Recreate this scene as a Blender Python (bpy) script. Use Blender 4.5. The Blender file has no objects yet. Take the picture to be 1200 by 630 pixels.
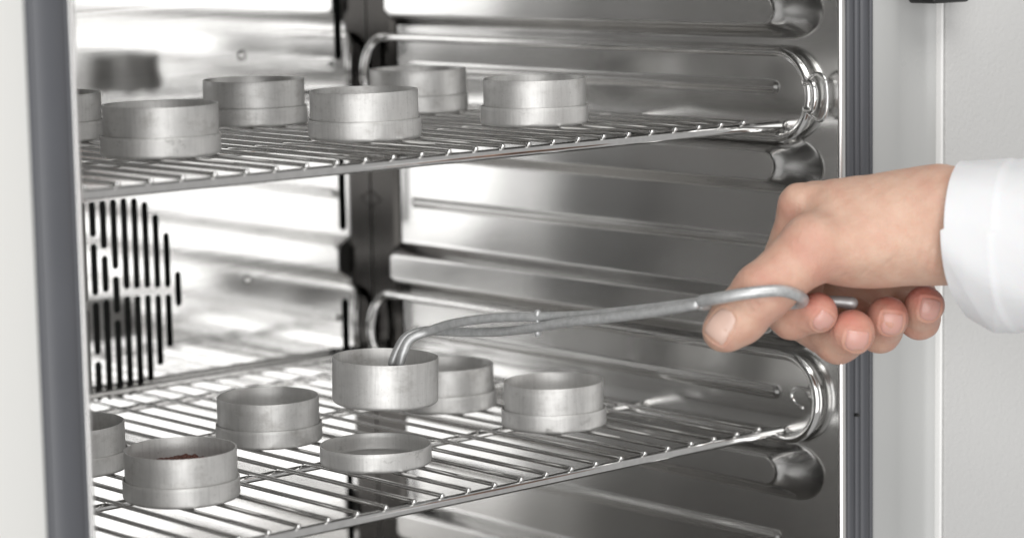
import bpy, bmesh, math, random
import numpy as np
from mathutils import Vector, Matrix, Euler

random.seed(7)
rng = np.random.default_rng(11)
scn = bpy.context.scene
COL = scn.collection

# ------------------------------------------------------------------ camera
CAM = Vector((-0.66753528, -1.03533676, 0.30378217))
ROT = Euler((1.43435463, 0.01877616, -0.72512011), 'XYZ')
FPX = 3066.73                                   # focal length in pixels of the 1200 px wide photograph
cd = bpy.data.cameras.new('camera')
cam = bpy.data.objects.new('camera', cd)
COL.objects.link(cam)
cam.location, cam.rotation_euler = CAM, ROT
cd.sensor_width = 36.0
cd.lens = FPX * 36.0 / 1200.0
cd.clip_start, cd.clip_end = 0.05, 50
cd.dof.use_dof = True
cd.dof.focus_distance = 1.435
cd.dof.aperture_fstop = 6.1
scn.camera = cam
MC = ROT.to_matrix()
RT, UP, TO = MC.col[0].copy(), MC.col[1].copy(), MC.col[2].copy()   # picture right, picture up, towards the camera


def at(px, py, depth):
    """point of the place seen at a photograph pixel, at a depth along the view"""
    return CAM + (RT * ((px - 600) / FPX) - UP * ((py - 315) / FPX) - TO) * depth


# ------------------------------------------------------------------ light
w = bpy.data.worlds.new('World')
scn.world = w
w.use_nodes = True
bgn = w.node_tree.nodes['Background']
bgn.inputs['Color'].default_value = (1.0, 0.99, 0.975, 1)
bgn.inputs['Strength'].default_value = 0.45


def area(name, loc, target, size, power, color=(1, 1, 1)):
    l = bpy.data.lights.new(name, 'AREA')
    l.shape = 'RECTANGLE'
    l.size, l.size_y = size
    l.energy = power
    l.color = color
    o = bpy.data.objects.new(name, l)
    COL.objects.link(o)
    o.location = loc
    o.rotation_euler = (Vector(target) - Vector(loc)).to_track_quat('-Z', 'Y').to_euler()
    return o


area('window_lamp', (-1.62, -1.95, -0.05), (0.2, 0.15, 0.1), (2.3, 2.6), 54, (1, 0.995, 0.985))
area('ceiling_lamp', (-0.5, -1.3, 1.9), (0.25, 0.0, 0.08), (1.3, 1.0), 25, (1, 0.985, 0.96))
scn.view_settings.view_transform = 'Standard'
scn.view_settings.look = 'None'
scn.view_settings.exposure = 0.09
scn.view_settings.gamma = 1.0
scn.render.engine = 'CYCLES'
scn.cycles.max_bounces = 14
scn.cycles.glossy_bounces = 12
scn.cycles.diffuse_bounces = 4
scn.cycles.use_denoising = True
scn.cycles.caustics_reflective = True
scn.cycles.blur_glossy = 0.3


# ------------------------------------------------------------------ helpers
def link(o, parent=None):
    COL.objects.link(o)
    if parent is not None:
        o.parent = parent
    return o


def empty(name, loc=(0, 0, 0), label=None, cat=None, group=None, kind=None):
    o = bpy.data.objects.new(name, None)
    o.location = loc
    o.empty_display_size = 0.01
    link(o)
    tag(o, label, cat, group, kind)
    return o


def tag(o, label=None, cat=None, group=None, kind=None):
    if label: o['label'] = label
    if cat: o['category'] = cat
    if group: o['group'] = group
    if kind: o['kind'] = kind
    return o


def mesh(name, verts, faces, mat, parent=None, smooth=True, angle=None):
    me = bpy.data.meshes.new(name)
    me.from_pydata([tuple(v) for v in verts], [], [tuple(f) for f in faces])
    me.validate()
    if mat: me.materials.append(mat)
    if smooth:
        me.polygons.foreach_set('use_smooth', [True] * len(me.polygons))
        if angle:
            me.set_sharp_from_angle(angle=math.radians(angle))
    me.update()
    o = bpy.data.objects.new(name, me)
    return link(o, parent)


class MB:
    def __init__(s): s.v, s.f = [], []

    def add(s, v, f):
        n = len(s.v)
        s.v += [tuple(a) for a in v]
        s.f += [tuple(i + n for i in a) for a in f]

    def build(s, name, mat, parent=None, smooth=True, angle=None):
        return mesh(name, s.v, s.f, mat, parent, smooth, angle)


def frame_along(pts, closed=False):
    P = [Vector(p) for p in pts]
    n = len(P)
    T = []
    for i in range(n):
        a = P[(i - 1) % n] if (closed or i > 0) else P[i]
        b = P[(i + 1) % n] if (closed or i < n - 1) else P[i]
        T.append((b - a).normalized())
    up = Vector((0, 0, 1)) if abs(T[0].z) < .9 else Vector((1, 0, 0))
    N = [(up - T[0] * up.dot(T[0])).normalized()]
    for i in range(1, n):
        q = T[i - 1].rotation_difference(T[i])
        N.append((q @ N[-1]).normalized())
    return P, T, N


def tube(mb, pts, r, seg=14, closed=False, round_ends=True, flat=1.0):
    """tube along a path; r a number or one per point"""
    P, T, N = frame_along(pts, closed)
    n = len(P)
    rs = [r] * n if not hasattr(r, '__len__') else list(r)
    if round_ends and not closed:
        e0 = [(P[0] - T[0] * rs[0] * k, T[0], N[0], rs[0] * math.sqrt(max(0, 1 - k * k))) for k in (.98, .85, .55)]
        e1 = [(P[-1] + T[-1] * rs[-1] * k, T[-1], N[-1], rs[-1] * math.sqrt(max(0, 1 - k * k))) for k in (.55, .85, .98)]
    else:
        e0 = e1 = []
    R = e0 + [(P[i], T[i], N[i], rs[i]) for i in range(n)] + e1
    v, f = [], []
    for p, t, nn, rr in R:
        b = t.cross(nn)
        for k in range(seg):
            a = 2 * math.pi * k / seg
            v.append(p + nn * (math.cos(a) * rr * flat) + b * (math.sin(a) * rr))
    m = len(R)
    for i in range(m if closed else m - 1):
        j = (i + 1) % m
        for k in range(seg):
            l = (k + 1) % seg
            f.append((i * seg + k, i * seg + l, j * seg + l, j * seg + k))
    if not closed:
        f.append(tuple(range(seg))[::-1])
        f.append(tuple((m - 1) * seg + k for k in range(seg)))
    mb.add(v, f)


def smooth_path(pts, n=8):
    """Catmull-Rom through the points"""
    P = [Vector(p) for p in pts]
    P = [P[0] * 2 - P[1]] + P + [P[-1] * 2 - P[-2]]
    out = []
    for i in range(1, len(P) - 2):
        a, b, c, d = P[i - 1:i + 3]
        for k in range(n):
            t = k / n
            out.append(.5 * (2 * b + (c - a) * t + (2 * a - 5 * b + 4 * c - d) * t * t + (3 * b - a - 3 * c + d) * t ** 3))
    out.append(P[-2])
    return out


def lathe(prof, seg=96, wob=None):
    """closed profile of (r, z) turned about Z; r = 0 at both ends closes it"""
    v, f, rows = [], [], []
    for r, z in prof:
        if r < 1e-7:
            rows.append([len(v)]); v.append((0, 0, z))
        else:
            row = []
            for k in range(seg):
                a = 2 * math.pi * k / seg
                rr, zz = (r, z) if wob is None else wob(r, z, a)
                row.append(len(v)); v.append((rr * math.cos(a), rr * math.sin(a), zz))
            rows.append(row)
    for A, B in zip(rows, rows[1:]):
        for k in range(seg):
            l = (k + 1) % seg
            if len(A) == 1 and len(B) > 1: f.append((A[0], B[l], B[k]))
            elif len(B) == 1 and len(A) > 1: f.append((A[k], A[l], B[0]))
            elif len(A) > 1: f.append((A[k], A[l], B[l], B[k]))
    return v, f


def box(name, lo, hi, mat, parent=None, bevel=0.0, segs=2):
    bm = bmesh.new()
    bmesh.ops.create_cube(bm, size=1)
    lo, hi = Vector(lo), Vector(hi)
    for q in bm.verts:
        q.co = Vector([lo[i] + (q.co[i] + .5) * (hi[i] - lo[i]) for i in range(3)])
    if bevel:
        bmesh.ops.bevel(bm, geom=list(bm.edges), offset=bevel, segments=segs, profile=.5, affect='EDGES')
    me = bpy.data.meshes.new(name)
    bm.to_mesh(me); bm.free()
    me.materials.append(mat)
    if bevel:
        me.polygons.foreach_set('use_smooth', [True] * len(me.polygons))
        me.set_sharp_from_angle(angle=math.radians(40))
    return link(bpy.data.objects.new(name, me), parent)


def extrude_profile(name, prof, z0, z1, mat, parent=None, angle=35, steps=1):
    """open profile of (x, y) points extruded along Z"""
    v, f = [], []
    n = len(prof)
    for k in range(steps + 1):
        z = z0 + (z1 - z0) * k / steps
        v += [(x, y, z) for x, y in prof]
    for k in range(steps):
        for i in range(n - 1):
            f.append((k * n + i, k * n + i + 1, (k + 1) * n + i + 1, (k + 1) * n + i))
    return mesh(name, v, f, mat, parent, True, angle)


# ------------------------------------------------------------------ materials
def new_mat(name):
    m = bpy.data.materials.new(name)
    m.use_nodes = True
    nt = m.node_tree
    b = nt.nodes['Principled BSDF']
    return m, nt, b


def N(nt, typ, **kw):
    n = nt.nodes.new(typ)
    for k, v in kw.items():
        if k in n.inputs.keys(): n.inputs[k].default_value = v
        else: setattr(n, k, v)
    return n


def ramp(nt, fac, stops):
    r = nt.nodes.new('ShaderNodeValToRGB')
    e = r.color_ramp.elements
    while len(e) < len(stops): e.new(.5)
    for el, (p, c) in zip(e, stops):
        el.position = p
        el.color = (*c, 1) if hasattr(c, '__len__') else (c, c, c, 1)
    nt.links.new(fac, r.inputs['Fac'])
    return r.outputs['Color']


def coords(nt, scale, src='Object'):
    tc = nt.nodes.new('ShaderNodeTexCoord')
    mp = nt.nodes.new('ShaderNodeMapping')
    mp.inputs['Scale'].default_value = scale
    nt.links.new(tc.outputs[src], mp.inputs['Vector'])
    return mp.outputs['Vector']


def steel(name, base, rough, scale=(1, 1, 1), rvar=.05, bump=.0, cvar=.06, aniso=0.0):
    """rolled stainless steel: fine directional grain and faint smears in the gloss"""
    m, nt, b = new_mat(name)
    b.inputs['Metallic'].default_value = 1
    vec = coords(nt, scale)
    n1 = N(nt, 'ShaderNodeTexNoise', Scale=1.0, Detail=4.0, Roughness=.6)
    nt.links.new(vec, n1.inputs['Vector'])
    lo = tuple(c * (1 - cvar) for c in base)
    hi = tuple(min(1, c * (1 + cvar)) for c in base)
    nt.links.new(ramp(nt, n1.outputs['Fac'], [(.3, lo), (.7, hi)]), b.inputs['Base Color'])
    n2 = N(nt, 'ShaderNodeTexNoise', Scale=9.0, Detail=5.0, Roughness=.6)
    nt.links.new(coords(nt, (1, 1, 1)), n2.inputs['Vector'])
    nt.links.new(ramp(nt, n2.outputs['Fac'], [(.3, rough - rvar), (.72, rough + rvar)]), b.inputs['Roughness'])
    if bump:
        bp = N(nt, 'ShaderNodeBump', Strength=bump, Distance=.0003)
        nt.links.new(n1.outputs['Fac'], bp.inputs['Height'])
        nt.links.new(bp.outputs['Normal'], b.inputs['Normal'])
    return m


def plain(name, base, rough, metallic=0.0, bump=0.0, bscale=400, bdist=.0004, cvar=.0, rvar=.04):
    m, nt, b = new_mat(name)
    b.inputs['Metallic'].default_value = metallic
    n = N(nt, 'ShaderNodeTexNoise', Scale=bscale, Detail=3.0, Roughness=.55)
    nt.links.new(coords(nt, (1, 1, 1)), n.inputs['Vector'])
    big = N(nt, 'ShaderNodeTexNoise', Scale=14.0, Detail=4.0, Roughness=.6)
    nt.links.new(coords(nt, (1, 1, 1)), big.inputs['Vector'])
    lo = tuple(c * (1 - cvar) for c in base); hi = tuple(c * (1 + cvar) for c in base)
    nt.links.new(ramp(nt, big.outputs['Fac'], [(.3, lo), (.7, hi)]), b.inputs['Base Color'])
    nt.links.new(ramp(nt, big.outputs['Fac'], [(.3, rough - rvar), (.7, rough + rvar)]), b.inputs['Roughness'])
    if bump:
        bp = N(nt, 'ShaderNodeBump', Strength=bump, Distance=bdist)
        nt.links.new(n.outputs['Fac'], bp.inputs['Height'])
        nt.links.new(bp.outputs['Normal'], b.inputs['Normal'])
    return m


M_WALL = steel('ribbed_stainless', (.625, .622, .615), .185, (60, 2, 260), rvar=.012, cvar=.012)
M_BACK = steel('back_stainless', (.74, .738, .735), .075, (3, 60, 420), rvar=.02, bump=.07, cvar=.03)
M_FLOOR = steel('darkened_floor_steel', (.27, .262, .25), .38, (40, 40, 40), rvar=.06, cvar=.2)  # unseen floor, darkened so the undersides of the ribs reflect dark
M_DARK_REFLECTION = steel('dark_reflection_steel', (.036, .034, .032), .15, (60, 60, 3))  # dark reflection put into the base colour
M_CHROME = steel('polished_wire', (.70, .697, .69), .075, (200, 200, 200), rvar=.05)
M_EDGE = steel('bright_edge_steel', (.82, .81, .80), .30, (80, 80, 6))
M_TONGS = steel('dull_tong_steel', (.50, .507, .51), .42, (260, 260, 260), rvar=.08, cvar=.16, bump=.18)
M_TONGS.node_tree.nodes['Principled BSDF'].inputs['Metallic'].default_value = .55
M_GASKET = plain('grey_rubber', (.077, .080, .090), .46, bump=.15, bscale=900, cvar=.06)
M_PAINT = plain('smooth_white_paint', (.78, .78, .76), .35, bump=.05, bscale=300)
M_PAINT_GREY = plain('smooth_grey_paint', (.45, .455, .45), .30, bump=.05, bscale=300)
M_TRIM = plain('white_trim', (.86, .86, .85), .3)
M_PEEL = plain('textured_white_coating', (.59, .59, .585), .42, bump=.55, bscale=480, bdist=.0010)
M_BLACK = plain('black_plastic', (.018, .018, .018), .4)
M_VOID = plain('dark_duct', (.008, .009, .008), .7)


def tin_material(name='drawn_aluminium', dark=1.0):
    m, nt, b = new_mat(name)
    b.inputs['Metallic'].default_value = .70
    oi = nt.nodes.new('ShaderNodeObjectInfo')
    tc = nt.nodes.new('ShaderNodeTexCoord')
    off = N(nt, 'ShaderNodeVectorMath', operation='MULTIPLY_ADD')
    cmb = nt.nodes.new('ShaderNodeCombineXYZ')
    for k in range(3): nt.links.new(oi.outputs['Random'], cmb.inputs[k])
    nt.links.new(cmb.outputs[0], off.inputs[0])
    off.inputs[1].default_value = (3.1, 5.7, 2.3)
    nt.links.new(tc.outputs['Object'], off.inputs[2])

    def noise(scale, **kw):
        mp = nt.nodes.new('ShaderNodeMapping')
        mp.inputs['Scale'].default_value = scale
        nt.links.new(off.outputs[0], mp.inputs['Vector'])
        n = N(nt, 'ShaderNodeTexNoise', Scale=1.0, **kw)
        nt.links.new(mp.outputs[0], n.inputs['Vector'])
        return n.outputs['Fac']
    streak = noise((620, 620, 45), Detail=3.0, Roughness=.6)          # drawing marks up the wall
    stain = noise((70, 70, 110), Detail=6.0, Roughness=.68)           # blotchy oxide
    speck = noise((900, 900, 900), Detail=2.0, Roughness=.5)
    c1 = ramp(nt, stain, [(.25, (.44 * dark, .43 * dark, .415 * dark)), (.34 + .12 * dark, (.59, .585, .575)), (.75, (.63, .625, .615))])
    c2 = ramp(nt, streak, [(.28, .74), (.52, 1.0)])
    c3 = ramp(nt, speck, [(.24, .72), (.36, 1.0)])
    mx = N(nt, 'ShaderNodeMix', data_type='RGBA', blend_type='MULTIPLY')
    mx.inputs[0].default_value = .42
    nt.links.new(c1, mx.inputs[6]); nt.links.new(c2, mx.inputs[7])
    my = N(nt, 'ShaderNodeMix', data_type='RGBA', blend_type='MULTIPLY')
    my.inputs[0].default_value = .8
    nt.links.new(mx.outputs[2], my.inputs[6]); nt.links.new(c3, my.inputs[7])
    nt.links.new(my.outputs[2], b.inputs['Base Color'])
    nt.links.new(ramp(nt, stain, [(.25, .56), (.7, .44)]), b.inputs['Roughness'])
    bp = N(nt, 'ShaderNodeBump', Strength=.22, Distance=.0003)
    nt.links.new(streak, bp.inputs['Height'])
    bp2 = N(nt, 'ShaderNodeBump', Strength=.35, Distance=.0006)
    nt.links.new(stain, bp2.inputs['Height'])
    nt.links.new(bp.outputs['Normal'], bp2.inputs['Normal'])
    nt.links.new(bp2.outputs['Normal'], b.inputs['Normal'])
    return m


M_TIN = tin_material()
M_TIN_STAINED = tin_material('stained_aluminium', .55)


def skin_material():
    m, nt, b = new_mat('skin')
    at_ = nt.nodes.new('ShaderNodeVertexColor')
    at_.layer_name = 'pigment'
    n = N(nt, 'ShaderNodeTexNoise', Scale=90.0, Detail=5.0, Roughness=.62)
    nt.links.new(coords(nt, (1, 1, 1)), n.inputs['Vector'])
    c = ramp(nt, n.outputs['Fac'], [(.28, (.90, .80, .77)), (.72, (1.0, 1.0, 1.0))])
    mx = N(nt, 'ShaderNodeMix', data_type='RGBA', blend_type='MULTIPLY')
    mx.inputs[0].default_value = 1
    nt.links.new(at_.outputs['Color'], mx.inputs[6]); nt.links.new(c, mx.inputs[7])
    nt.links.new(mx.outputs[2], b.inputs['Base Color'])
    b.inputs['Roughness'].default_value = .46
    b.inputs['Specular IOR Level'].default_value = .4
    b.inputs['Subsurface Weight'].default_value = .25
    b.inputs['Subsurface Radius'].default_value = (1.0, .35, .2)
    b.inputs['Subsurface Scale'].default_value = .003
    v = N(nt, 'ShaderNodeTexVoronoi', Scale=1150.0, feature='DISTANCE_TO_EDGE')
    nt.links.new(coords(nt, (1, .55, 1)), v.inputs['Vector'])
    bp = N(nt, 'ShaderNodeBump', Strength=.5, Distance=.0005)
    nt.links.new(v.outputs['Distance'], bp.inputs['Height'])
    n2 = N(nt, 'ShaderNodeTexNoise', Scale=260.0, Detail=4.0)
    nt.links.new(coords(nt, (1, 1, 1)), n2.inputs['Vector'])
    bp2 = N(nt, 'ShaderNodeBump', Strength=.38, Distance=.0010)
    nt.links.new(n2.outputs['Fac'], bp2.inputs['Height'])
    nt.links.new(bp.outputs['Normal'], bp2.inputs['Normal'])
    n3 = N(nt, 'ShaderNodeTexNoise', Scale=1.0, Detail=5.0, Roughness=.6, Distortion=.6)
    nt.links.new(coords(nt, (420, 90, 140)), n3.inputs['Vector'])      # fine lines across the hand
    bp3 = N(nt, 'ShaderNodeBump', Strength=.30, Distance=.0009)
    nt.links.new(n3.outputs['Fac'], bp3.inputs['Height'])
    nt.links.new(bp2.outputs['Normal'], bp3.inputs['Normal'])
    nt.links.new(bp3.outputs['Normal'], b.inputs['Normal'])
    return m


M_SKIN = skin_material()
M_NAIL = plain('fingernail', (.56, .315, .27), .28, cvar=.05)
M_NAIL_PALE = plain('thumbnail', (.60, .42, .35), .30, cvar=.04)
M_NAIL.node_tree.nodes['Principled BSDF'].inputs['Subsurface Weight'].default_value = .2
M_NAIL_PALE = plain('thumbnail', (.60, .42, .35), .30, cvar=.04)
M_NAIL.node_tree.nodes['Principled BSDF'].inputs['Subsurface Scale'].default_value = .002


def cloth_material():
    m, nt, b = new_mat('white_cotton')
    b.inputs['Base Color'].default_value = (.69, .69, .705, 1)
    b.inputs['Roughness'].default_value = .85
    b.inputs['Sheen Weight'].default_value = .15
    b.inputs['Subsurface Weight'].default_value = .1
    b.inputs['Subsurface Scale'].default_value = .004
    vec = coords(nt, (1, 1, 1))
    wv = N(nt, 'ShaderNodeTexNoise', Scale=1500.0, Detail=2.0)
    nt.links.new(vec, wv.inputs['Vector'])
    n = N(nt, 'ShaderNodeTexNoise', Scale=42.0, Detail=4.0)
    nt.links.new(vec, n.inputs['Vector'])
    bp = N(nt, 'ShaderNodeBump', Strength=.12, Distance=.0003)
    nt.links.new(wv.outputs['Fac'], bp.inputs['Height'])
    bp2 = N(nt, 'ShaderNodeBump', Strength=.25, Distance=.003)
    nt.links.new(n.outputs['Fac'], bp2.inputs['Height'])
    nt.links.new(bp.outputs['Normal'], bp2.inputs['Normal'])
    nt.links.new(bp2.outputs['Normal'], b.inputs['Normal'])
    return m


M_CLOTH = cloth_material()
M_SEED = plain('red_brown_grain', (.09, .028, .018), .5, cvar=.35, bscale=300, bump=.3)

# ================================================================== THE OVEN
XW, XL, YB, YF = .457, -.0465, .383, -.043       # right wall, left wall, back wall, front edge of the chamber
ZF, ZC = -.22, .36                               # chamber floor and ceiling
oven = empty('laboratory_oven', (.2, .18, ZF),
             'white drying oven with open polished steel chamber and grey door gasket', 'oven')
oven_inv = Matrix.Translation(-oven.location)


def op(o):
    """keep a part at its place after it becomes a child of the oven"""
    o.parent = oven
    o.matrix_parent_inverse = oven_inv
    return o


# ribbed side walls: one sheet each, ribs pressed inwards
RIBS_WIDE = [.2435, .1532, .0628, -.0275, -.1178]
RIBS_THIN = [.1985, .1075, .0185, -.0695, -.160, .289]


def rib_height(Y, Z):
    h = np.zeros_like(Y)
    for zc in RIBS_WIDE:
        dz = Z - zc
        # outer foot: a stadium; inner plateau: a smaller stadium that ends well short of the foot at the front
        do = np.hypot(np.where(Y < -.0095, (-.0095 - Y) / 1.42, np.where(Y > .350, Y - .350, 0)), dz)
        a = np.clip(.0158 - do, 0, None)
        di = np.hypot(np.where(Y < .0050, .0050 - Y, np.where(Y > .348, Y - .348, 0)), dz)
        b = np.clip(di - .0088, 0, None)
        t = a / (a + b + 1e-9)
        h = np.maximum(h, .0108 * (.80 * t + .20 * t * t * (3 - 2 * t)))
    for zc in RIBS_THIN:
        y0, y1 = .0062, .338
        dy = np.where(Y < y0, y0 - Y, np.where(Y > y1, Y - y1, 0))
        d = np.hypot(dy, Z - zc)
        t = np.clip((.0036 - d) / .0034, 0, 1)
        h = np.maximum(h, .0022 * (t * t * (3 - 2 * t)))
    return h


def side_wall(name, x, sgn, y0, y1):
    ys = np.linspace(y0, y1, 290)
    zs = np.linspace(ZF, ZC, 520)
    Y, Z = np.meshgrid(ys, zs)
    H = rib_height(Y, Z)
    # the sheet is never dead flat: long soft waves of a few hundredths of a millimetre
    H = H + .00010 * np.sin(Y * 31 + Z * 9) * np.sin(Z * 47 + 1.3) + .00006 * np.sin(Y * 83 + 2 + Z * 21)
    X = x + sgn * H
    v = np.stack([X, Y, Z], -1).reshape(-1, 3)
    ny, nz = len(ys), len(zs)
    i = np.arange(nz - 1)[:, None] * ny + np.arange(ny - 1)[None, :]
    f = np.stack([i, i + 1, i + ny + 1, i + ny], -1).reshape(-1, 4)
    if sgn < 0: f = f[:, ::-1]
    return op(mesh(name, v.tolist(), f.tolist(), M_WALL))


side_wall('side_wall', XW, -1, YF, .3535)
side_wall('side_wall', XL, 1, YF, YB)
# wall strip coloured dark to imitate a reflection, with small embossed arrows, at the back of the right wall
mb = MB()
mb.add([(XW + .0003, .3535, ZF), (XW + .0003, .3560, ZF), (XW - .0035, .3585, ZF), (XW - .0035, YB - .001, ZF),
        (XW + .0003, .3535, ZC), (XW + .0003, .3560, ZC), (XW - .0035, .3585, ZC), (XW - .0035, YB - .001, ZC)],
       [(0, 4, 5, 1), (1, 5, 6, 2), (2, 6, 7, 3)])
strip = op(mb.build('dark_reflection_strip', M_DARK_REFLECTION, None, True, 30))
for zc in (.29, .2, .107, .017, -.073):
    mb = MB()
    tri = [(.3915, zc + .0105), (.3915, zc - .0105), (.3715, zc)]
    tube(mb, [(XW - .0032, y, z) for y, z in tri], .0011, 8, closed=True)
    e = mb.build('embossed_arrow', M_DARK_REFLECTION)
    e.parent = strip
# outer backs of the chamber so no light leaks in
op(box('chamber_floor', (XL, YF, ZF - .01), (XW, YB, ZF), M_FLOOR))
op(box('chamber_ceiling', (XL, YF, ZC), (XW, YB, ZC + .01), M_WALL))
op(box('casing', (XW + .03, -.02, ZF - .05), (XW + .04, YB + .05, ZC + .05), M_PAINT))
op(box('casing', (XL - .04, -.02, ZF - .05), (XL - .03, YB + .05, ZC + .05), M_PAINT))


# back wall with real slots cut through it, and a dark air duct behind
def back_wall():
    cols = []                                     # (x centre, half width, [(z0, z1), ...])
    hw = .0025
    pitch = .0082
    tops = [.1248, .1250, .1252, .1253, .1245, .1214, .1124, .0998, .0735]
    bots = [-.0041, -.0046, -.0046, -.0038, -.0016, .0034, .0130, .0243, .0503]
    xs = [.2275 + i * .00793 for i in range(9)]
    brk = [[.1000, .0624, .0240], [.0915, .0635], [.0775, .0490], [.0637], [.0632], [.0627], [.0619], [.0614], []]
    for x, t, b, k in zip(xs, tops, bots, brk):
        segs, lo = [], b
        for c in sorted(k):
            segs.append((lo, c - .0022)); lo = c + .0022
        segs.append((lo, t))
        cols.append((x, hw, segs))
    for i in range(1, 9):                         # the mirrored left half of the fan grille
        j = min(8, i)
        cols.insert(0, (.2275 - i * .00793, hw, [(bots[j], .0560), (.0610, tops[j])] if tops[j] - bots[j] > .06 else [(bots[j], tops[j])]))
    cols.append((.4285, .0032, [(-.165, -.078), (-.04, .04), (.0873, .165), (.2045, .285)]))
    cols.insert(0, (-.026, .0034, [(-.165, -.082), (-.04, .04), (.0847, .165), (.2033, .285)]))
    mbw = MB()
    depth = .0016

    def poly(pts):                                # one flat facet of the sheet
        mbw.add([(x, YB, z) for x, z in pts], [tuple(range(len(pts)))])

    def arc(x, z, r, up, n=8):
        a = [math.pi * k / n for k in range(n + 1)]
        s = 1 if up else -1
        return [(x - r * math.cos(t), z + s * r * math.sin(t)) for t in a]
    xprev = XL
    for x, r, segs in cols:
        poly([(xprev, ZF), (x - r, ZF), (x - r, ZC), (xprev, ZC)])
        zl = ZF
        low = [(x - r, ZF), (x + r, ZF)]
        for z0, z1 in segs:
            bot = arc(x, z0 + r, r, False)        # left to right along the slot's lower end
            poly([low[0]] + (low[1:-1] if len(low) > 2 else []) + [low[-1]] + bot[::-1])
            top = arc(x, z1 - r, r, True)
            rim = bot + top[::-1]
            n = len(rim)
            mbw.add([(a, YB, b) for a, b in rim] + [(a, YB + depth, b) for a, b in rim],
                    [(k, (k + 1) % n, n + (k + 1) % n, n + k) for k in range(n)])
            low = top
        poly(low + [(x + r, ZC), (x - r, ZC)])
        xprev = x + r
    poly([(xprev, ZF), (XW, ZF), (XW, ZC), (xprev, ZC)])
    return op(mbw.build('back_wall', M_BACK, None, False))


bw = back_wall()
op(box('air_duct', (XL - .02, YB + .012, ZF), (XW + .02, YB + .03, ZC), M_VOID))
for x, z in ((.3478, .2115), (.3467, .0616)):
    v, f = lathe([(0, .0022), (.0016, .0021), (.0030, .0014), (.0036, 0.0003), (.0036, -.0005)], 24)
    s = mesh('screw', [(a, -c, b) for a, b, c in v], f, M_CHROME)
    s.location = (x, YB, z)
    s.parent = bw
# bright folded edge of the chamber, gasket, door frame and body panel on the right
def ridged(x0, x1, yb, bumps, n=140):
    pts = [(x0, yb + .004)]
    for i in range(n + 1):
        t = i / n
        y = 0
        for c, wd, h in bumps:
            d = (t - c) / wd
            if abs(d) < 1: y = max(y, h * (1 - d * d) ** .5)
        pts.append((x0 + (x1 - x0) * t, yb - y))
    return pts + [(x1, yb + .004)]


def edge_strip(x0, x1):
    c, r = (x0 + x1) / 2, (x1 - x0) / 2
    prof = [(x0, YF + .002)] + [(c - r * math.cos(a), YF - .0022 * math.sin(a)) for a in np.linspace(0, math.pi, 14)] + [(x1, YF + .002)]
    return op(extrude_profile('chamber_edge', prof, ZF - .05, ZC + .05, M_EDGE))


edge_strip(XW + .0002, XW + .0056)
edge_strip(XL - .0042, XL - .0002)
gk = [(.13, .14, .0022), (.37, .10, .0026), (.655, .185, .0034), (.92, .08, .0026)]
op(extrude_profile('door_gasket', ridged(XW + .0057, XW + .0272, YF - .001, gk), ZF - .05, ZC + .05, M_GASKET, None, 60))
mbp = MB()
tube(mbp, [(XW + .0118, YF - .0046, .0095), (XW + .0118, YF - .0010, .0095)], .00095, 12)
pl_ = mbp.build('drain_hole', M_BLACK)
pl_.parent = oven; pl_.matrix_parent_inverse = oven_inv
gl = [(.08, .08, .0040), (.50, .46, .0062), (.92, .08, .0040)]
op(extrude_profile('door_gasket', ridged(XL - .0272, XL - .0043, YF - .001, gl), ZF - .05, ZC + .05, M_GASKET, None, 60))
prof = [(.4844, YF + .006), (.4844, YF - .0015), (.4850, YF - .0020), (.508, YF - .0020)]
prof += [(.508 + .0225 * t, YF - .0020 - .0125 * (.72 * t ** 1.9 + .28 * t ** 9)) for t in np.linspace(.05, 1, 18)]
prof += [(.5312, YF - .0150), (.5316, YF - .0145), (.5316, YF + .01)]
op(extrude_profile('door_frame', prof, ZF - .05, ZC + .05, M_PAINT_GREY, None, 50))
op(extrude_profile('door_frame', [(XL - .30, YF - .004), (XL - .0278, YF - .004), (XL - .0272, YF - .0034), (XL - .0272, YF + .01)],
                   ZF - .05, ZC + .05, M_PAINT, None, 50))
op(box('body_panel', (.5330, YF - .0165, ZF - .05), (.95, YF + .02, ZC + .05), M_PEEL, None, .0012, 2))
tr = [(.5292, YF - .0120)] + [(.5303 - .0011 * math.cos(a), YF - .0150 - .0014 * math.sin(a)) for a in np.linspace(0, math.pi, 12)] + [(.5314, YF - .0120)]
op(extrude_profile('edge_trim', tr, ZF - .05, ZC + .05, M_TRIM, None, 60))
latch = op(box('door_latch', (.4985, YF - .036, .2462), (.5305, YF - .016, .30), M_BLACK, None, .002, 3))

# ================================================================== SHELF RAILS
RX = .4516


def rail(zc, ya, label):
    """long wire loop on the right wall; its far end is bent round the corner"""
    root = empty('shelf_rail', (RX, .18, zc), label, 'shelf rail', 'wire rails on the right wall')
    R = .0250

    def bend(s_):                                 # plan of the far end: along Y, then a quarter turn towards -X
        r = .013
        yc = .3755 - r
        if s_ <= yc: return (0, s_)
        a = (s_ - yc) / r
        if a < math.pi / 2: return (-r + r * math.cos(a), yc + r * math.sin(a))
        return (-r - (s_ - yc - r * math.pi / 2), yc + r)
    yb = .3620
    pts = []
    for a in np.linspace(-90, 90, 31): pts.append((yb + R * .62 * math.cos(math.radians(a)), R * math.sin(math.radians(a))))
    for y in np.linspace(yb, ya, 40)[1:-1]: pts.append((y, R))
    for a in np.linspace(90, 270, 33): pts.append((ya + R * math.cos(math.radians(a)), R * math.sin(math.radians(a))))
    for y in np.linspace(ya, yb, 40)[1:-1]: pts.append((y, -R))
    P = []
    for s_, z in pts:
        x, y = bend(s_)
        P.append((x, y - .18, z))
    m = MB()
    tube(m, P, .0030, 18, closed=True)
    m.build('loop', M_CHROME, root)
    return root


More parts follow.
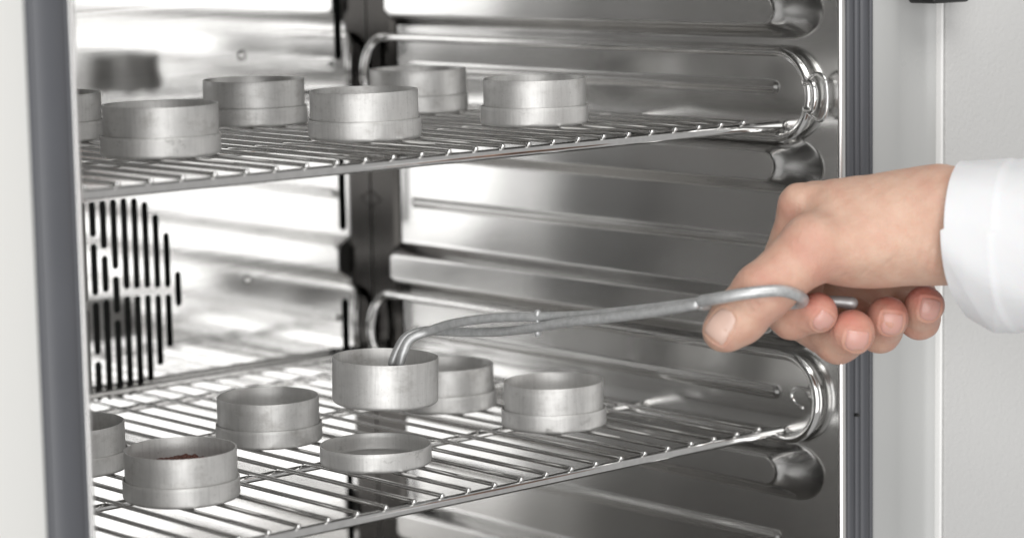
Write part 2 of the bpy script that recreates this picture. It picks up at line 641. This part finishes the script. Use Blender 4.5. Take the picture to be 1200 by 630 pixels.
def wire(root, paths, r):
    m = MB()
    for p in paths: tube(m, smooth_path([(a, b - .18, c) for a, b, c in p], 6), r, 10)
    return m.build('clip', M_CHROME, root)


r1 = rail(.1945, -.0010, 'upper polished wire rail loop with a triangular wire clip')
r2 = rail(.0175, -.0065, 'lower polished wire rail loop below the hand')
wire(r1, [[(-.0030, -.0255, .0085), (-.0030, -.0345, .0135), (-.0026, -.0405, .0105), (-.0022, -.0418, .0000),
           (-.0026, -.0405, -.0105), (-.0030, -.0350, -.0130), (-.0030, -.0265, -.0080)]], .00105)
wire(r1, [[(-.0030, -.0250, .0080), (-.0032, -.0315, .0078), (-.0032, -.0335, .0000), (-.0032, -.0315, -.0072), (-.0030, -.0255, -.0072)]], .0019)
wire(r2, [[(-.0010, -.0290, .0065), (-.0015, -.0175, .0070), (-.0015, -.0130, .0030), (-.0015, -.0150, -.0015), (-.0010, -.0210, -.0045)]], .0011)

# ================================================================== WIRE SHELVES
def shelf(z, x0, pitch, n_before, n_after, label):
    root = empty('wire_shelf', (.2, .18, z), label, 'shelf', 'wire shelves in the oven')
    loc = Vector((.2, .18, z))
    zw = -.0039

    def part(name, paths, r, seg=14):
        m_ = MB()
        for p in paths: tube(m_, [Vector(q) - Vector((.2, .18, 0)) for q in p], r, seg)
        return m_.build(name, M_CHROME, root)
    xa, xb = -.040, .4540
    part('border_wire', [[(x, .0004, zw) for x in np.linspace(xa, xb, 12)]], .0028, 20)
    for y in (.121, .235):
        part('cross_wire', [[(x, y, zw) for x in np.linspace(xa, xb, 12)]], .0022)
    part('border_wire', [[(x, .346, zw) for x in np.linspace(xa, xb, 12)]], .0022)
    part('stop_wire', [smooth_path([(xa, .346, zw), (xa, .368, zw), (xa + .006, .374, .002)], 4)
                       + [(x, .374, .002) for x in np.linspace(xa + .012, xb - .012, 12)]
                       + smooth_path([(xb - .006, .374, .002), (xb, .368, zw), (xb, .346, zw)], 4)], .0025)
    # one rod, then copies of it
    m_ = MB()
    y0, y1 = -.0004, .3755
    tube(m_, [(0, y - .18, 0) for y in np.linspace(y0, y1, 10)], .00125, 12)
    v, f = lathe([(0, .0015), (.0007, .0014), (.0013, .0008), (.00155, 0), (.0013, -.0008), (.0007, -.0014), (0, -.0015)], 12)
    m_.add([(a, c + y0 - .18 - .0003, b - .0001) for a, b, c in v], f)
    proto = m_.build('rod', M_CHROME, root)
    for i in range(-n_before, n_after):
        o = proto if i == -n_before else proto.copy()
        if o is not proto:
            COL.objects.link(o); o.parent = root
        o.location = (x0 + i * pitch - .2 + random.uniform(-.0003, .0003), random.uniform(-.0003, .0003), 0)
        o.rotation_euler = (0, 0, random.uniform(-.0010, .0010))
    return root


Z1 = .18031
shelf(Z1, 0.0, .018415, 2, 24, 'upper polished wire shelf without any loose lid on it')
shelf(0.0, .08012, .01866, 6, 20, 'lower polished wire shelf holding tins and a loose shallow lid')

# ================================================================== SAMPLE TINS
TIN_R, LID_R, TIN_H, LID_H = .02965, .0310, .0262, .0108


def wobble(seed, amp):
    rg = random.Random(seed)
    a2, a3, p2, p3, a5, p5 = rg.uniform(.3, 1), rg.uniform(.2, .6), rg.uniform(0, 6), rg.uniform(0, 6), rg.uniform(.1, .3), rg.uniform(0, 6)
    tz = rg.uniform(-1, 1)

    def wfn(r, z, a):
        d = amp * (a2 * math.sin(2 * a + p2) + a3 * math.sin(3 * a + p3) + a5 * math.sin(7 * a + p5))
        k = min(1, r / .02)
        zz = z + (amp * .35 * (math.sin(2 * a + p3) + a5 * math.sin(9 * a + p2)) if z > .009 else 0)
        return r + d * k, zz
    return wfn


def cup(name, r, h, t, seed, amp, parent=None, corner=.0022, floor=.0012, mat=None):
    prof = [(0, 0.0002), (r - corner - .004, 0.0), ]
    for a in np.linspace(0, 90, 7):
        prof.append((r - corner + corner * math.sin(math.radians(a)), corner - corner * math.cos(math.radians(a))))
    for q in (.25, .5, .75): prof.append((r, corner + (h - corner) * q))
    prof += [(r, h - .0003), (r - .0002, h), (r - t + .0002, h), (r - t, h - .0003)]
    for q in (.7, .4): prof.append((r - t, floor + (h - floor) * q))
    for a in np.linspace(0, 90, 5):
        prof.append((r - t - .0014 + .0014 * math.cos(math.radians(a)), floor + .0014 - .0014 * math.sin(math.radians(a))))
    prof += [(r * .5, floor), (0, floor)]
    v, f = lathe(prof, 112, wobble(seed, amp))
    return mesh(name, v, f, mat or M_TIN, parent, True, 38)


GRP = 'aluminium sample tins in the oven'
ZS = .00125


def tin(x, y, z, seed, label):
    root = empty('sample_tin', (x, y, z + ZS), label, 'tin', GRP)
    cup('lid', LID_R, LID_H, .0009, seed + 50, .00030, root, mat=M_TIN_STAINED if seed % 3 == 0 else M_TIN)
    b_ = cup('body', TIN_R, TIN_H - .0013, .0009, seed, .00028, root, .0015)
    b_.location = (0, 0, .00135)
    rg = random.Random(seed)
    b_.rotation_euler = (rg.uniform(-.008, .008), rg.uniform(-.008, .008), rg.uniform(0, 6))
    root.rotation_euler = (0, 0, rg.uniform(0, 6))
    return root


T = [(.0918, .0918, 0, 'open tin with reddish-brown grains inside on the lower shelf'),
     (.2129, .1794, 0, 'open tin left of the loose shallow lid on the lower shelf'),
     (.3579, .0928, 0, 'open tin at the right end of the lower shelf'),
     (.0896, .1949, 0, 'tin cut off by the grey gasket on the lower shelf'),
     (.3517, .1846, 0, 'tin standing behind the lifted tin on the lower shelf'),
     (.0906, .0974, Z1, 'whole tin nearest the grey gasket at the upper shelf front'),
     (.2391, .2202, Z1, 'tin behind and between the two front tins on the upper shelf'),
     (.2185, .0894, Z1, 'tin in the middle of the upper shelf front row'),
     (.3385, .0836, Z1, 'upper shelf tin nearest the right ribbed wall'),
     (.3600, .2150, Z1, 'blurred rear tin half hidden by the middle tin on the upper shelf'),
     (.1031, .2271, Z1, 'tin mostly hidden by the grey gasket on the upper shelf')]
for i, (x, y, z, lab) in enumerate(T):
    tin(x, y, z, 100 + i * 7, lab)
# the loose lid and the tin lifted off it
lid = cup('tin_lid', LID_R, LID_H, .0009, 311, .00034, mat=M_TIN_STAINED)
lid.location = (.2164, .0846, ZS)
lid.rotation_euler = (0, 0, 1.1)
tag(lid, 'empty shallow stained lid lying alone on the lower shelf', 'lid')
C = Vector((.2274, .0888, .0588))
lift = empty('sample_tin', C - Vector((0, 0, .0252)), 'tin held in the air by the tongs above the loose lid', 'tin', GRP)
b_ = cup('body', TIN_R, TIN_H - .0008, .0009, 407, .00030, lift, .0022)
lift.rotation_euler = Matrix.Rotation(math.radians(1.6), 3, TO).inverted().to_euler()

# grains in the front tin
mb = MB()
for k in range(170):
    a, q = random.uniform(0, 6.283), math.sqrt(random.random()) * .0235
    hgt = .0132 + .0056 * max(0, 1 - (q / .026) ** 2)
    c_ = Vector((q * math.cos(a), q * math.sin(a), hgt + random.uniform(-.0007, .0009)))
    rot = Euler((random.uniform(0, 6), random.uniform(0, 6), random.uniform(0, 6))).to_matrix()
    v, f = lathe([(0, .0021), (.0008, .0018), (.0014, .0009), (.0015, 0), (.0014, -.0009), (.0008, -.0018), (0, -.0021)], 8)
    mb.add([c_ + rot @ Vector(p) for p in v], f)
v, f = lathe([(0, .0172), (.010, .0164), (.018, .0146), (.0283, .0128), (.0283, .003), (0, .003)], 40)
mb.add(v, f)
g = mb.build('grains', M_SEED)
g.location = (.0918, .0918, ZS + .0005)
tag(g, 'heap of small reddish-brown grains inside a front tin', 'grains', None, 'stuff')

# ================================================================== TONGS
S = 2.415 / 2.255


def hp(px, py, wmm):
    """place at the hand: a pixel of the photograph and millimetres towards the camera from the hand's middle"""
    return at(px, py, 1.360 - wmm * S / 1000)


tongs = empty('tongs', at(630, 380, 1.40), 'grey steel tongs with finger loops gripping the lifted tin', 'tongs')
tinv = Matrix.Translation(-tongs.location)


def tp(o):
    o.parent = tongs; o.matrix_parent_inverse = tinv
    return o


def shaft(px, py, off=0.0):
    """point on the arms: depth runs straight in space from the tin to the hand"""
    t = min(1.0, max(0.0, (px - 500) / 322.0))
    d0, d1 = 1.447, 1.3325
    inv = (1 - t) / d0 + t / d1
    return at(px, py, 1 / inv - off)


RA = .0026
A = [(469, 427, .004), (473, 412, .004), (481, 397, .004), (502, 388, .004), (530, 379, .004), (572, 372.8, .003), (608, 371.2, .001), (640, 371, -.0015),
     (690, 369, -.0035), (750, 362.5, -.0035), (800, 356.5, -.003), (835, 352, -.002)]
Bp = [(460, 425, -.005), (466, 410, -.005), (476, 395, -.005), (497, 387.5, -.006), (520, 388, -.007), (555, 389, -.007), (590, 388, -.005), (625, 384, .0015), (660, 378, .004),
      (700, 374, .0035), (760, 366.5, .002), (815, 357, .001)]
armA = smooth_path([shaft(*p) for p in A] + [hp(866, 350.5, 9.0), hp(905, 352, -1.0), hp(945, 353, -9), hp(978, 353, -9), hp(998, 355, -8)], 7)
m = MB(); tube(m, armA, [RA * ((1 if i > 6 else .85 + .15 * i / 6) + .32 * max(0, (i - len(armA) + 16) / 16)) for i in range(len(armA))], 16)
tp(m.build('arm', M_TONGS))
armB = smooth_path([shaft(*p) for p in Bp], 7)
m = MB(); tube(m, armB, RA, 16)
tp(m.build('arm', M_TONGS))
# thumb loop welded to an arm
ring = [(823, 352.5, 27), (846, 348.5, 35), (875, 343.5, 39.5), (905, 340.5, 39.5), (922, 341.5, 36.5), (935, 346, 30), (941, 351, 20.0), (936, 355, 11),
        (915, 356, 7.0), (885, 357, 8.5), (850, 357, 14.5), (822, 357, 21.5)]
m = MB(); tube(m, smooth_path([hp(*p) for p in ring], 7), .0031, 16)
tp(m.build('finger_loop', M_TONGS))
m = MB()
rv = shaft(630, 378)
tube(m, [rv + UP * .0050, rv + UP * .0036, rv + UP * .0030, rv - UP * .0030, rv - UP * .0036, rv - UP * .0056], [.0021, .0021, .0014, .0014, .0021, .0019], 16)
tp(m.build('rivet', M_TONGS))

# ================================================================== THE HAND (signed distance field, then one skin)
ORG = at(960, 300, 1.360)


def loc(px, py, wmm):
    d = hp(px, py, wmm) - ORG
    return np.array((d.dot(RT), d.dot(UP), d.dot(TO))) * 1000.0      # millimetres in the hand's own frame


H = 0.8
lo_ = np.array((-76., -66., -78.)); hi_ = np.array((92., 58., 52.))
nx, ny, nz = [int((hi_[k] - lo_[k]) / H) + 1 for k in range(3)]
gx, gy, gz = [np.float32(lo_[k] + H * np.arange(n)) for k, n in enumerate((nx, ny, nz))]
GP = np.stack(np.meshgrid(gx, gy, gz, indexing='ij'), -1).astype(np.float32)


def cone(Pq, a, b, ra, rb):
    """rounded cone between two joints"""
    a, b = np.asarray(a, np.float32), np.asarray(b, np.float32)
    d = b - a
    L2 = float(d @ d)
    t = np.clip(((Pq - a) @ d) / L2, 0, 1)
    q = Pq - a - t[..., None] * d
    return np.sqrt((q * q).sum(-1)) - (ra + (rb - ra) * t)


def ell(Pq, c, axes, rad):
    q = (Pq - np.asarray(c, np.float32)) @ np.asarray(axes, np.float32).T
    rad = np.asarray(rad, np.float32)
    k0 = np.sqrt(((q / rad) ** 2).sum(-1)); k1 = np.sqrt(((q / rad ** 2) ** 2).sum(-1)) + 1e-6
    return k0 * (k0 - 1) / k1


def smin(a, b, k):
    h = np.clip(.5 + .5 * (b - a) / k, 0, 1)
    return b + (a - b) * h - k * h * (1 - h)


I3 = np.eye(3)
# joints: photograph pixel, millimetres towards the camera; radii in photograph pixels / 2.255 = mm
J = lambda *p: loc(*p)
mm = lambda r: r / 2.255
FING = {
    'index': [(938, 241, -6, 25), (900, 352, -16, 23), (928, 372, -3, 24), (958, 366, 7, 23.5)],
    'middle': [(955, 238, -24, 25), (935, 372, -38, 26), (983, 398, -13, 27), (999, 389, 0, 26.5)],
    'ring': [(985, 245, -40, 24), (985, 365, -56, 25), (1031, 387, -27, 25), (1040, 372, -11, 25)],
    'little': [(1015, 255, -54, 22), (1035, 352, -68, 23), (1077, 373, -38, 24), (1083, 358, -22, 24)],
}
THUMB = [(1080, 283, 8, 44), (953, 290, 17, 36), (893, 343, 23, 34), (850, 386, 21, 26.5)]


def hand_sdf(Pq):
    # wrist and forearm: an oval limb
    ax = J(1200, 266, 26) - J(1075, 268, 3)
    ax = ax / np.linalg.norm(ax)
    upv = np.array((0, 1., 0)); upv = upv - ax * (upv @ ax); upv /= np.linalg.norm(upv)
    sd = np.cross(ax, upv)
    A3 = np.stack([ax, upv, sd])
    q = (Pq - J(1110, 266, 2).astype(np.float32)) @ A3.T.astype(np.float32)
    q0 = q[..., 0]
    ry = np.where(q0 > 0, 30.0 + .02 * q0, 30.0 + .20 * q0); rz = np.where(q0 > 0, 24.5 + .03 * q0, 24.5 + .17 * q0)
    k0 = np.sqrt((q[..., 1] / ry) ** 2 + (q[..., 2] / rz) ** 2)
    lim = np.abs(q[..., 0] - 5) - 60
    fore = np.maximum((k0 - 1) * 26, lim)
    d = fore
    # metacarpals: back of the hand
    mets = [((1088, 232, -2), 'index', 35), ((1090, 235, -14), 'middle', 33), ((1092, 245, -26), 'ring', 31), ((1094, 255, -34), 'little', 29)]
    pal = None
    for a, n, r in mets:
        e = cone(Pq, J(*a), J(*FING[n][0][:3]), mm(r), mm(FING[n][0][3]))
        pal = e if pal is None else smin(pal, e, 7)
    # palm pad and heel
    pal = smin(pal, cone(Pq, J(1085, 275, -12), J(985, 285, -20), 22, 15), 8)
    d = smin(d, pal, 12)
    d = smin(d, cone(Pq, J(985, 258, 3), J(1090, 258, 6), 18, 22), 10)
    # thumb: metacarpal with its ball, then the two free segments
    th = cone(Pq, J(*THUMB[0][:3]), J(*THUMB[1][:3]), mm(THUMB[0][3]), mm(THUMB[1][3]))
    th = smin(th, ell(Pq, J(1018, 305, 4), I3, (36, 14.5, 16)), 8)
    d = smin(d, th, 9)
    t1 = cone(Pq, J(*THUMB[1][:3]), J(*THUMB[2][:3]), mm(36), mm(THUMB[2][3]))
    t2 = cone(Pq, J(*THUMB[2][:3]), J(*THUMB[3][:3]), mm(THUMB[2][3] - 1), mm(THUMB[3][3]))
    t2 = smin(t2, ell(Pq, J(868, 371, 21), I3, (13.6, 13.6, 11.5)), 6)
    tt = smin(t1, t2, 4)
    d = smin(d, tt, 7)
    # knuckle bumps
    d = smin(d, ell(Pq, J(952, 279, 22), I3, (13, 10, 11)), 6)
    # fingers: proximal segments blend into the hand, free segments stay apart
    free = None
    for n in ('index', 'middle', 'ring', 'little'):
        j = FING[n]
        p1 = cone(Pq, J(*j[0][:3]), J(*j[1][:3]), mm(j[0][3] - 2), mm(j[1][3]))
        d = smin(d, p1, 5)
        p2 = cone(Pq, J(*j[1][:3]), J(*j[2][:3]), mm(j[1][3]), mm(j[2][3]))
        p3 = cone(Pq, J(*j[2][:3]), J(*j[3][:3]), mm(j[2][3]), mm(j[3][3]))
        e = smin(p2, p3, 4)
        free = e if free is None else smin(free, e, .8)
    free = smin(free, cone(Pq, J(950, 352, -46), J(1075, 345, -62), 10, 10.5), 2)
    d = smin(d, free, 1.2)
    return d


def digit(n, Pq):
    if n == 'thumb':
        t2 = cone(Pq, J(*THUMB[2][:3]), J(*THUMB[3][:3]), mm(THUMB[2][3] - 1), mm(THUMB[3][3]))
        return smin(t2, ell(Pq, J(868, 371, 21), I3, (13.6, 13.6, 11.5)), 6)
    j = FING[n]
    return cone(Pq, J(*j[2][:3]), J(*j[3][:3]), mm(j[2][3]), mm(j[3][3]))


NU = 21


def nail_sheet(n_, v, axis, hw, hl, shift=(0, 0, 0)):
    """points of a nail lying on its digit, with the direction it faces"""
    n = np.array(v, float); n /= np.linalg.norm(n)
    a = np.array(axis, float); a -= n * (a @ n); a /= np.linalg.norm(a)
    b = np.cross(a, n)
    c = J(*(FING[n_][3][:3] if n_ != 'thumb' else THUMB[3][:3])) + n * 10 + np.array(shift, float)
    P = np.zeros((NU, NU, 3)); edge = np.zeros((NU, NU))
    for i in range(NU):
        for j in range(NU):
            s, t = i / (NU - 1) * 2 - 1, j / (NU - 1) * 2 - 1
            k = 1 - .34 * max(0, -t) ** 2.4 - .08 * max(0, t) ** 3
            P[i, j] = c + b * (s * hw * k) + a * (t * hl * (1 - (.20 if t < 0 else .12) * s * s))
            edge[i, j] = max(abs(s), abs(t))
    P = P.reshape(-1, 3)
    for _ in range(30):
        P = P - n * np.clip(digit(n_, P.astype(np.float32)), -1.0, 1.0)[:, None] * .8
    return P, edge.reshape(-1), n


NAILS = [nail_sheet('thumb', (-.25, .22, .93), (-.62, -.74, .02), 7.0, 8.6, (-.4, .2, 0)),
         nail_sheet('index', (.20, -.50, .78), (.72, .50, .46), 5.4, 5.4),
         nail_sheet('middle', (.10, -.42, .85), (.18, .82, .52), 6.3, 5.8),
         nail_sheet('ring', (.10, -.34, .9), (.14, .86, .44), 6.0, 6.2),
         nail_sheet('little', (.18, -.22, .92), (.24, .90, .30), 5.6, 6.2)]


def nail_fold(Pq):
    """groove round each nail, with the skin standing a little proud outside it"""
    out = np.zeros(Pq.shape[:-1], np.float32)
    flat = Pq.reshape(-1, 3)
    o = out.reshape(-1)
    for P, ed, n in NAILS:
        near = np.where(np.linalg.norm(flat - P.mean(0), axis=1) < 15)[0]
        if not len(near): continue
        q = flat[near]
        rim = P[ed > .99]
        d2 = np.full(len(q), 1e9)
        for r_ in rim: d2 = np.minimum(d2, ((q - r_) ** 2).sum(1))
        inn = np.full(len(q), 1e9)
        for r_ in P[ed < .9][::2]: inn = np.minimum(inn, ((q - r_) ** 2).sum(1))
        dist = np.sqrt(d2)
        outside = np.sqrt(inn) > dist
        o[near] += (.34 * np.exp(-(dist / .62) ** 2) - np.where(outside, .30 * np.exp(-((dist - 1.5) / 1.0) ** 2), 0)).astype(np.float32)
    return out


def crease(Pq, pts, depth, width):
    """a fine skin line: a shallow groove along a polyline in the hand's frame"""
    best = None
    P3 = [J(*p) for p in pts]
    for a, b in zip(P3, P3[1:]):
        e = cone(Pq, a, b, 0, 0)
        best = e if best is None else np.minimum(best, e)
    return depth * np.exp(-(best / width) ** 2)


CREASES = [
    ([(856, 348, 34), (866, 352, 37), (876, 360, 37), (886, 372, 31)], .30, .8),
    ([(925, 268, 24), (936, 262, 26), (950, 261, 27)], .28, 1.0),
    ([(922, 278, 26), (933, 270, 28), (948, 268, 30)], .28, 1.0),
    ([(1070, 326, 20), (1078, 305, 25), (1082, 280, 28)], .28, 1.0),
    ([(1098, 322, 20), (1101, 300, 26), (1102, 262, 28)], .32, 1.2),
    ([(930, 392, 2), (938, 384, 7), (940, 372, 10)], .35, .8),
    ([(968, 408, 0), (974, 398, 4), (976, 386, 4)], .35, .8),
    ([(872, 352, 36), (880, 362, 36), (893, 372, 30)], .35, 1.0),
    ([(878, 345, 37), (888, 357, 37), (902, 366, 31)], .30, .9),
    ([(866, 358, 35), (873, 368, 35), (883, 378, 30)], .25, .8),
    ([(985, 330, 20), (997, 312, 24), (1004, 300, 25)], .35, 1.1),
    ([(1003, 332, 20), (1016, 313, 24), (1030, 298, 26)], .35, 1.1),
    ([(1020, 333, 20), (1036, 313, 25), (1048, 300, 26)], .28, 1.1),
    ([(1083, 325, 20), (1092, 300, 26), (1096, 270, 28)], .25, 1.2),
    ([(910, 275, 6), (930, 262, 9), (950, 255, 12)], .5, 2.5),
]


def full_sdf(Pq):
    d = hand_sdf(Pq)
    for c in CREASES: d = d + crease(Pq, *c)
    d = d + nail_fold(Pq)
    # soft unevenness of flesh, tendons
    x, y, z = Pq[..., 0], Pq[..., 1], Pq[..., 2]
    ten = [((1075, 226, 6), (950, 222, 2), .45), ((1080, 246, 20), (985, 250, 15), .35)]
    for a, b, h_ in ten:                                              # tendon and a vein under the skin
        d = d - h_ * np.exp(-(cone(Pq, J(*a), J(*b), 0, 0) / 3.6) ** 2)
    d = d + .22 * np.sin(x * .19 + 1) * np.sin(y * .23 + z * .11) + .10 * np.sin(x * .47 + z * .31) * np.sin(y * .52 + 2)
    return d


def surface_nets(D):
    """naive surface nets on the grid"""
    s = D < 0
    c = [s[i:nx - 1 + i, j:ny - 1 + j, k:nz - 1 + k] for i in (0, 1) for j in (0, 1) for k in (0, 1)]
    cnt = sum(a.astype(np.int8) for a in c)
    act = (cnt > 0) & (cnt < 8)
    idx = -np.ones(act.shape, np.int64)
    ii = np.argwhere(act)
    idx[act] = np.arange(len(ii))
    acc = np.zeros((len(ii), 3)); num = np.zeros(len(ii))
    corners = [(i, j, k) for i in (0, 1) for j in (0, 1) for k in (0, 1)]
    val = {q: D[ii[:, 0] + q[0], ii[:, 1] + q[1], ii[:, 2] + q[2]] for q in corners}
    for a in corners:
        for ax_ in range(3):
            if a[ax_]: continue
            b = list(a); b[ax_] = 1; b = tuple(b)
            va, vb = val[a], val[b]
            x_ = (va < 0) != (vb < 0)
            t = np.where(x_, va / np.where(x_, va - vb, 1), 0)
            p = np.zeros((len(ii), 3)) + np.array(a, float)
            p[:, ax_] = t
            acc[x_] += p[x_]; num[x_] += 1
    V = lo_ + H * (ii + acc / num[:, None])
    F = []
    for ax_ in range(3):
        a1, a2 = (ax_ + 1) % 3, (ax_ + 2) % 3
        sl0 = [slice(None)] * 3; sl1 = [slice(None)] * 3
        sl0[ax_] = slice(0, -1); sl1[ax_] = slice(1, None)
        ed = s[tuple(sl0)] != s[tuple(sl1)]
        e = np.argwhere(ed)
        e = e[(e[:, a1] > 0) & (e[:, a2] > 0) & (e[:, a1] < D.shape[a1] - 1) & (e[:, a2] < D.shape[a2] - 1)]
        flip = s[e[:, 0], e[:, 1], e[:, 2]]
        q = []
        for d1, d2 in ((0, 0), (1, 0), (1, 1), (0, 1)):
            g_ = e.copy(); g_[:, a1] -= d1; g_[:, a2] -= d2
            q.append(idx[g_[:, 0], g_[:, 1], g_[:, 2]])
        q = np.stack(q, 1)
        q = np.where(flip[:, None], q, q[:, ::-1])
        F.append(q[(q >= 0).all(1)])
    return V, np.concatenate(F)


D = full_sdf(GP)
HV, HF = surface_nets(D)
# settle the vertices exactly on the surface
for _ in range(3):
    P_ = HV.astype(np.float32)
    d0 = full_sdf(P_)
    G_ = np.stack([(full_sdf(P_ + np.eye(3, dtype=np.float32)[k] * .3) - d0) / .3 for k in range(3)], -1)
    HV = HV - (d0[:, None] * G_ / np.maximum((G_ ** 2).sum(-1, keepdims=True), .2)) * .7
FR = Matrix(((RT.x, UP.x, TO.x, ORG.x), (RT.y, UP.y, TO.y, ORG.y), (RT.z, UP.z, TO.z, ORG.z), (0, 0, 0, 1)))
person = mesh('person', (HV / 1000.0).tolist(), HF.tolist(), M_SKIN)
person.matrix_world = FR
tag(person, 'bare right hand in a white coat sleeve holding steel tongs', 'person')
# pigment: fair skin, ruddier fingertips and knuckles
base = np.array((.60, .405, .31)); red = np.array((.53, .20, .16)); pale = np.array((.66, .465, .36))
rd = np.zeros(len(HV))
for n in FING:
    tip = J(*FING[n][3][:3]) + np.array((0, 5, 2.))
    rd = np.maximum(rd, 1.0 * np.exp(-((np.linalg.norm(HV - tip, axis=1) / 13.5) ** 2)))
    dd = J(*FING[n][2][:3]); rd = np.maximum(rd, .45 * np.exp(-((np.linalg.norm(HV - dd, axis=1) / 15) ** 2)))
for p, a, s_ in (((955, 296, 34), .35, 17), ((905, 330, 35), .35, 14), ((915, 262, 4), .35, 12), ((846, 400, 34), .25, 13), ((905, 375, 30), .3, 13), ((960, 320, 30), .3, 14)):
    rd = np.maximum(rd, a * np.exp(-((np.linalg.norm(HV - J(*p), axis=1) / s_) ** 2)))
pl = np.exp(-((np.linalg.norm(HV - J(1040, 262, 26), axis=1) / 22) ** 2)) * .6
rd = rd + .10 * np.sin(HV[:, 0] * .13 + 1.0) * np.sin(HV[:, 1] * .17 + HV[:, 2] * .1) + .06 * np.sin(HV[:, 0] * .41 + HV[:, 1] * .33)
rd = np.clip(rd, 0, 1)
colr = base + (red - base) * rd[:, None] + (pale - base) * pl[:, None]
ca = person.data.color_attributes.new('pigment', 'FLOAT_COLOR', 'POINT')
ca.data.foreach_set('color', np.concatenate([colr, np.ones((len(HV), 1))], 1).ravel().astype(np.float32))


for P, ed, n in NAILS:
    Q = P + n * np.where(ed > .99, -.5, np.where(ed > .88, .12, .22))[:, None]
    f = []
    for i in range(NU - 1):
        for j in range(NU - 1):
            f.append((i * NU + j, (i + 1) * NU + j, (i + 1) * NU + j + 1, i * NU + j + 1))
    mesh('fingernail', (Q / 1000).tolist(), f, M_NAIL_PALE if P is NAILS[0][0] else M_NAIL, person)


# sleeve: a double-walled cuff with a hem, following the forearm
def sleeve():
    seg, rows = 240, 150
    v, f = [], []
    stations = np.linspace(0, 1, rows)

    def ringpt(t, a, inner):
        # a: 0 = towards the camera, 90 = up
        ca_, sa_ = math.cos(a), math.sin(a)
        start = 1124 - 22 * max(0, ca_) + 18 * max(0, -ca_) + (4 if sa_ > 0 else 10 * (-sa_) ** 5)
        px = start + (1720 - start) * t ** 1.35
        q = (px - 1110) / 220
        ry_up = 82 + 12 * q
        ry_dn = 82 + 29 * min(1, max(0, (px - 1103) / 62)) ** .8 + 18 * q
        rw = 33 + 8 * q
        cy = 270 + 6 * q
        cw = 5 + 24 * q
        s = 1 - (.030 if inner else 0)
        hem = .75 / (1 + math.exp((px - start - 60) / -1.2)) - .35 * math.exp(-((px - start - 54) / 1.6) ** 2) * (.6 + .4 * math.sin(a * 60))
        fu = px * .045 + 2.1 * sa_ + 1.2 * ca_
        fold = 1.3 * (1 - abs(math.sin(fu * .5))) ** 2 * min(1, t * 11) + .9 * math.sin(a * 5 + px * .02) * min(1, t * 11) + .5 * math.sin(a * 3 + 1.0) + .25 * math.sin(a * 11 + px * .05)
        y = cy - sa_ * ((ry_up if sa_ > 0 else ry_dn) * s + fold * 1.4 - hem * 2.2)
        return J(px, y, cw + ca_ * (rw * s + fold * .6 - hem))
    for inner in (True, False):
        for i, t in enumerate(stations if not inner else stations[::-1]):
            for k in range(seg):
                v.append(ringpt(t * (.3 if inner else 1), 2 * math.pi * k / seg, inner))
    R_ = 2 * rows
    for i in range(R_ - 1):
        for k in range(seg):
            l = (k + 1) % seg
            f.append((i * seg + k, i * seg + l, (i + 1) * seg + l, (i + 1) * seg + k))
    f.append(tuple((R_ - 1) * seg + k for k in range(seg)))
    o = mesh('sleeve', [tuple(p / 1000) for p in v], f, M_CLOTH, person, True, 60)
    return o


sl = sleeve()
